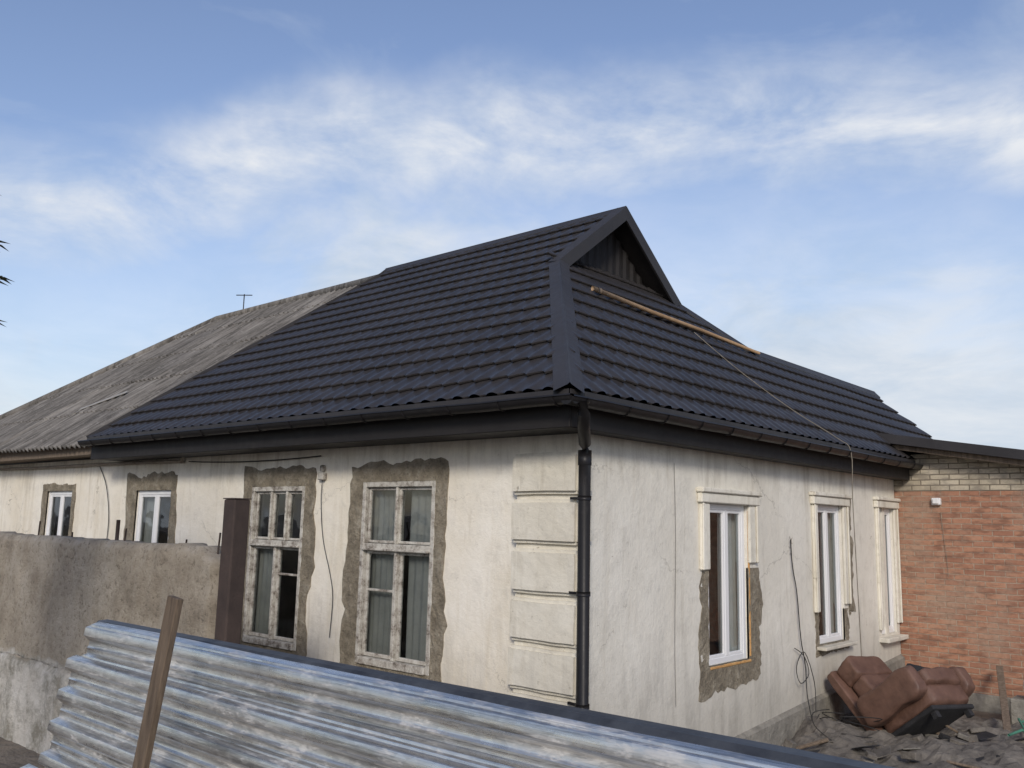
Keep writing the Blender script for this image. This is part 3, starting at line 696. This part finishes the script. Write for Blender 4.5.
def heap():
    bm=bmesh.new(); n=50
    g=[[None]*(n+1) for _ in range(n+1)]
    for i in range(n+1):
        for j in range(n+1):
            x=.06+3.0*i/n; y=2.6+4.6*j/n
            fx=min(1,(3.06-x)/1.2); fy=min(1,(y-2.6)/1.4,(7.2-y)/1.6)
            h=.20*max(0,fx)**.8*max(0,fy)*(.7+.9*noise.noise(Vector((x*1.3,y*1.3,0))))+.07*noise.noise(Vector((x*6,y*6,1)))+.04*noise.noise(Vector((x*15,y*15,1)))
            g[i][j]=bm.verts.new((x,y,h*min(1,max(0,fx)*3)*min(1,max(0,fy)*3)-.01))
    for i in range(n):
        for j in range(n): bm.faces.new((g[i][j],g[i+1][j],g[i+1][j+1],g[i][j+1]))
    me=bpy.data.meshes.new('rubble_heap');bm.to_mesh(me);bm.free();me.materials.append(M_debris)
    o=bpy.data.objects.new('rubble_heap',me);COL.objects.link(o);return o
HP=heap()
rnd=random.Random(5)
mats=[M_debris,M_slate,M_black,M_debris,M_plinth,M_debris,M_black,M_black]
for i in range(70):
    x=rnd.uniform(.3,2.2);y=rnd.uniform(3.0,5.6); z=.12*min(1,(3.0-x)/1.2)+rnd.uniform(-.05,.05)
    k=rnd.random()
    if k<.55: s=(rnd.uniform(.08,.20),rnd.uniform(.06,.12),rnd.uniform(.04,.08))
    elif k<.92: s=(rnd.uniform(.15,.40),rnd.uniform(.12,.25),.012)
    else: s=(rnd.uniform(.3,.6),.045,.025)
    o=boxes('scrap_piece',[((-s[0]/2,-s[1]/2,-s[2]/2),(s[0]/2,s[1]/2,s[2]/2))],mats[rnd.randrange(len(mats))] if k<.92 else M_wood,HP,.006)
    o.location=(x,y,z); o.rotation_euler=(rnd.uniform(-.4,.4),rnd.uniform(-.4,.4),rnd.uniform(0,6.3))
for i in range(3):
    x=rnd.uniform(.35,.8);y=rnd.uniform(3.6,4.2)
    tube('tangled_wire',smoothpts([(x+.18*math.sin(t*1.3+i),y+.24*math.cos(t*1.1+i*2),.26+.12*math.sin(t*.7+i)) for t in range(9)],4),.005,M_cable,HP,5)
bg=cushion('white_bag',(.40,.28,.2),M_white,None,(1.95,6.55,.50),(.2,.1,.5),.3,20)
boxes('concrete_blocks',[((1.5,6.9,0),(2.6,7.3,.22)),((1.6,6.4,0),(2.3,6.75,.38))],M_plinth,None,.015)
beam('timber_plank',(1.30,7.3,.62),(1.75,5.6,.15),.08,.03,M_wood,None,bw=.004)
tube('garden_hose',[(1.9+.1*math.sin(t),5.0+.2*t,.22+.04*math.sin(t*2)) for t in range(9)],.014,simple('green_hose',(.05,.20,.14),(.09,.3,.2),4),None,8)

# ================================================================== GROUND
gd=obj('ground',[(-600,-600,0),(600,-600,0),(600,600,0),(-600,600,0)],[(0,1,2,3)],M_ground)

# ================================================================== TREE
TR=empty('walnut_tree'); base=Vector((-2.97,-4.63,0))
tk=[base+Vector((.05*math.sin(i),.05*math.cos(i*1.4),i*.6)) for i in range(9)]
tube('trunk',tk,[.11-.010*i for i in range(9)],M_bark,TR,10)
LV=[];LF=[]
def leaf(p,d,l,w):
    d=d.normalized(); s=d.cross(Vector((0,0,1)));s=s.normalized() if s.length>.01 else Vector((1,0,0))
    k=len(LV); LV.extend([p,p+d*l*.5+s*w/2-Vector((0,0,.01)),p+d*l-Vector((0,0,.03*l/.1)),p+d*l*.5-s*w/2-Vector((0,0,.01))]); LF.append((k,k+1,k+2,k+3))
rt=random.Random(11)
def frond(a,b):
    pts=sag(a,b,-.05,8); tube('branch',pts,[.014-.0014*i for i in range(9)],M_bark,TR,5)
    d=(b-a).normalized(); s=d.cross(Vector((0,0,1))).normalized()
    for i in range(1,9):
        for sg in (-1,1):
            dd=d*.7+s*sg*rt.uniform(.5,1)+Vector((0,0,rt.uniform(-.3,.15))); leaf(pts[i],dd,rt.uniform(.10,.17),.035)
    leaf(pts[8],d,.14,.035)
for k in range(120):
    z=rt.uniform(2.4,5.4); a=rt.uniform(0,6.283); R=(1.12-.2*abs(z-3.9))*rt.uniform(.6,1.0)
    c=base+Vector((0,0,z-.25)); e=c+Vector((math.cos(a)*R,math.sin(a)*R,rt.uniform(-.1,.45)))
    frond(c+(e-c)*.15,e)
for z,R in ((2.95,1.19),(3.25,1.17),(3.55,1.20),(3.85,1.14),(4.1,1.16)):
    c=base+Vector((0,0,z-.2)); e=c+Vector((.78,.63,.18))*R; frond(c+(e-c)*.15,e)
obj('leaves',LV,LF,M_leaf,TR)

# ================================================================== WORLD / SKY
w=bpy.data.worlds.new('World'); sc.world=w; w.use_nodes=True; nt=w.node_tree
bg_=nt.nodes['Background']
sunel,sunrot=math.radians(26),math.radians(143)
sky=nd(nt,'ShaderNodeTexSky',sky_type='NISHITA'); sky.sun_disc=False; sky.sun_elevation=sunel; sky.sun_rotation=sunrot
sky.air_density=1.1; sky.dust_density=1.0; sky.ozone_density=2.0
tc=nd(nt,'ShaderNodeTexCoord'); g=tc.outputs['Generated']
nv=nd(nt,'ShaderNodeVectorMath',{0:g},operation='NORMALIZE').outputs[0]
z=nd(nt,'ShaderNodeSeparateXYZ',{'Vector':nv}).outputs[2]
s=nd(nt,'ShaderNodeVectorMath',{0:nv,1:(.7474,.6644,0)},operation='DOT_PRODUCT').outputs['Value']
m1=nd(nt,'ShaderNodeMapping',{'Vector':nv,'Rotation':(0,0,math.radians(-42)),'Scale':(1.6,1.6,3.6)}).outputs[0]
n1=noi(nt,m1,2.0,6,.60,.6)
n2=noi(nt,nd(nt,'ShaderNodeMapping',{'Vector':nv,'Scale':(1,1,2.2),'Location':(3,1,2)}).outputs[0],4.4,6,.60,.5)
n3=noi(nt,nd(nt,'ShaderNodeMapping',{'Vector':nv,'Scale':(1,1,1.8),'Location':(7,4,1)}).outputs[0],2.8,6,.58,.3)
n4=noi(nt,nd(nt,'ShaderNodeMapping',{'Vector':nv,'Scale':(1,1,2.4),'Location':(1,9,5)}).outputs[0],6.5,6,.62,.4)
wob=mth(nt,'MULTIPLY',mth(nt,'SUBTRACT',noi(nt,nv,3.5,5,.6),.5),.13)
sb=mth(nt,'SUBTRACT',s,.12)
zb=mth(nt,'SUBTRACT',.418,mth(nt,'MULTIPLY',mth(nt,'MULTIPLY',sb,sb),.36))
dz=mth(nt,'ADD',mth(nt,'SUBTRACT',z,zb),wob)
up_=nd(nt,'ShaderNodeMapRange',{'Value':dz,'From Min':-.01,'From Max':.085,'To Min':1,'To Max':0},interpolation_type='SMOOTHSTEP').outputs[0]
dn_=nd(nt,'ShaderNodeMapRange',{'Value':dz,'From Min':-.10,'From Max':.01,'To Min':0,'To Max':1},interpolation_type='SMOOTHSTEP').outputs[0]
band=mth(nt,'MULTIPLY',up_,dn_)
tex=mth(nt,'ADD',mth(nt,'MULTIPLY',n2,.65),mth(nt,'MULTIPLY',n4,.35))
bandm=mth(nt,'MULTIPLY',band,nd(nt,'ShaderNodeMapRange',{'Value':tex,'From Min':.38,'From Max':.60,'To Min':.30,'To Max':1.15}).outputs[0],clamp=True)
hz=mth(nt,'ADD',dz,mth(nt,'MULTIPLY',mth(nt,'SUBTRACT',n3,.5),-.62))
haze=nd(nt,'ShaderNodeMapRange',{'Value':hz,'From Min':-.24,'From Max':-.01,'To Min':.95,'To Max':0},interpolation_type='SMOOTHSTEP').outputs[0]
floor_=nd(nt,'ShaderNodeMapRange',{'Value':dz,'From Min':-.32,'From Max':.06,'To Min':.90,'To Max':.0},interpolation_type='SMOOTHSTEP').outputs[0]
wisp=nd(nt,'ShaderNodeMapRange',{'Value':n1,'From Min':.52,'From Max':.76,'To Min':0,'To Max':.3}).outputs[0]
mask=mth(nt,'MAXIMUM',mth(nt,'MAXIMUM',bandm,haze),floor_)
mask=mth(nt,'ADD',mask,mth(nt,'MULTIPLY',wisp,mth(nt,'SUBTRACT',1.,mask)),clamp=True)
blue=mixc(nt,1.,sky.outputs[0],(1.20,1.08,1.13),'MULTIPLY')
cloud=mixc(nt,ramp(nt,n4,[(.36,0),(.64,1)]),(3.8,4.5,5.4),(5.3,5.6,6.0))
cloud=mixc(nt,mth(nt,'MULTIPLY',bandm,.8),cloud,(5.9,6.05,6.35))
colr=mixc(nt,mask,blue,cloud)
nt.links.new(colr,bg_.inputs[0]); bg_.inputs[1].default_value=.14
sd=Vector((math.sin(sunrot)*math.cos(sunel),math.cos(sunrot)*math.cos(sunel),math.sin(sunel)))
L=bpy.data.lights.new('sun','SUN'); L.energy=2.1; L.angle=math.radians(12); L.color=(1,.93,.82)
lo=bpy.data.objects.new('sun',L); COL.objects.link(lo); lo.rotation_euler=sd.to_track_quat('Z','Y').to_euler(); lo.location=(5,-12,12)

# ================================================================== CAMERA
yaw,pitch,roll=-0.0587,0.1561,0.0235
a=math.radians(135)+yaw
fw=Vector((math.cos(a)*math.cos(pitch),math.sin(a)*math.cos(pitch),math.sin(pitch)))
r=Vector((math.sin(a),-math.cos(a),0));u=r.cross(fw)
r2=r*math.cos(roll)+u*math.sin(roll);u2=-r*math.sin(roll)+u*math.cos(roll)
cam=bpy.data.cameras.new('camera');co=bpy.data.objects.new('camera',cam);COL.objects.link(co)
cam.sensor_width=36;cam.lens=892/1024*36;cam.clip_start=.05;cam.clip_end=2000
Mx=Matrix((r2,u2,-fw)).transposed().to_4x4();Mx.translation=Vector((4.467,-5.904,2.295));co.matrix_world=Mx
sc.camera=co
sc.view_settings.view_transform='Standard';sc.view_settings.look='None';sc.view_settings.exposure=0
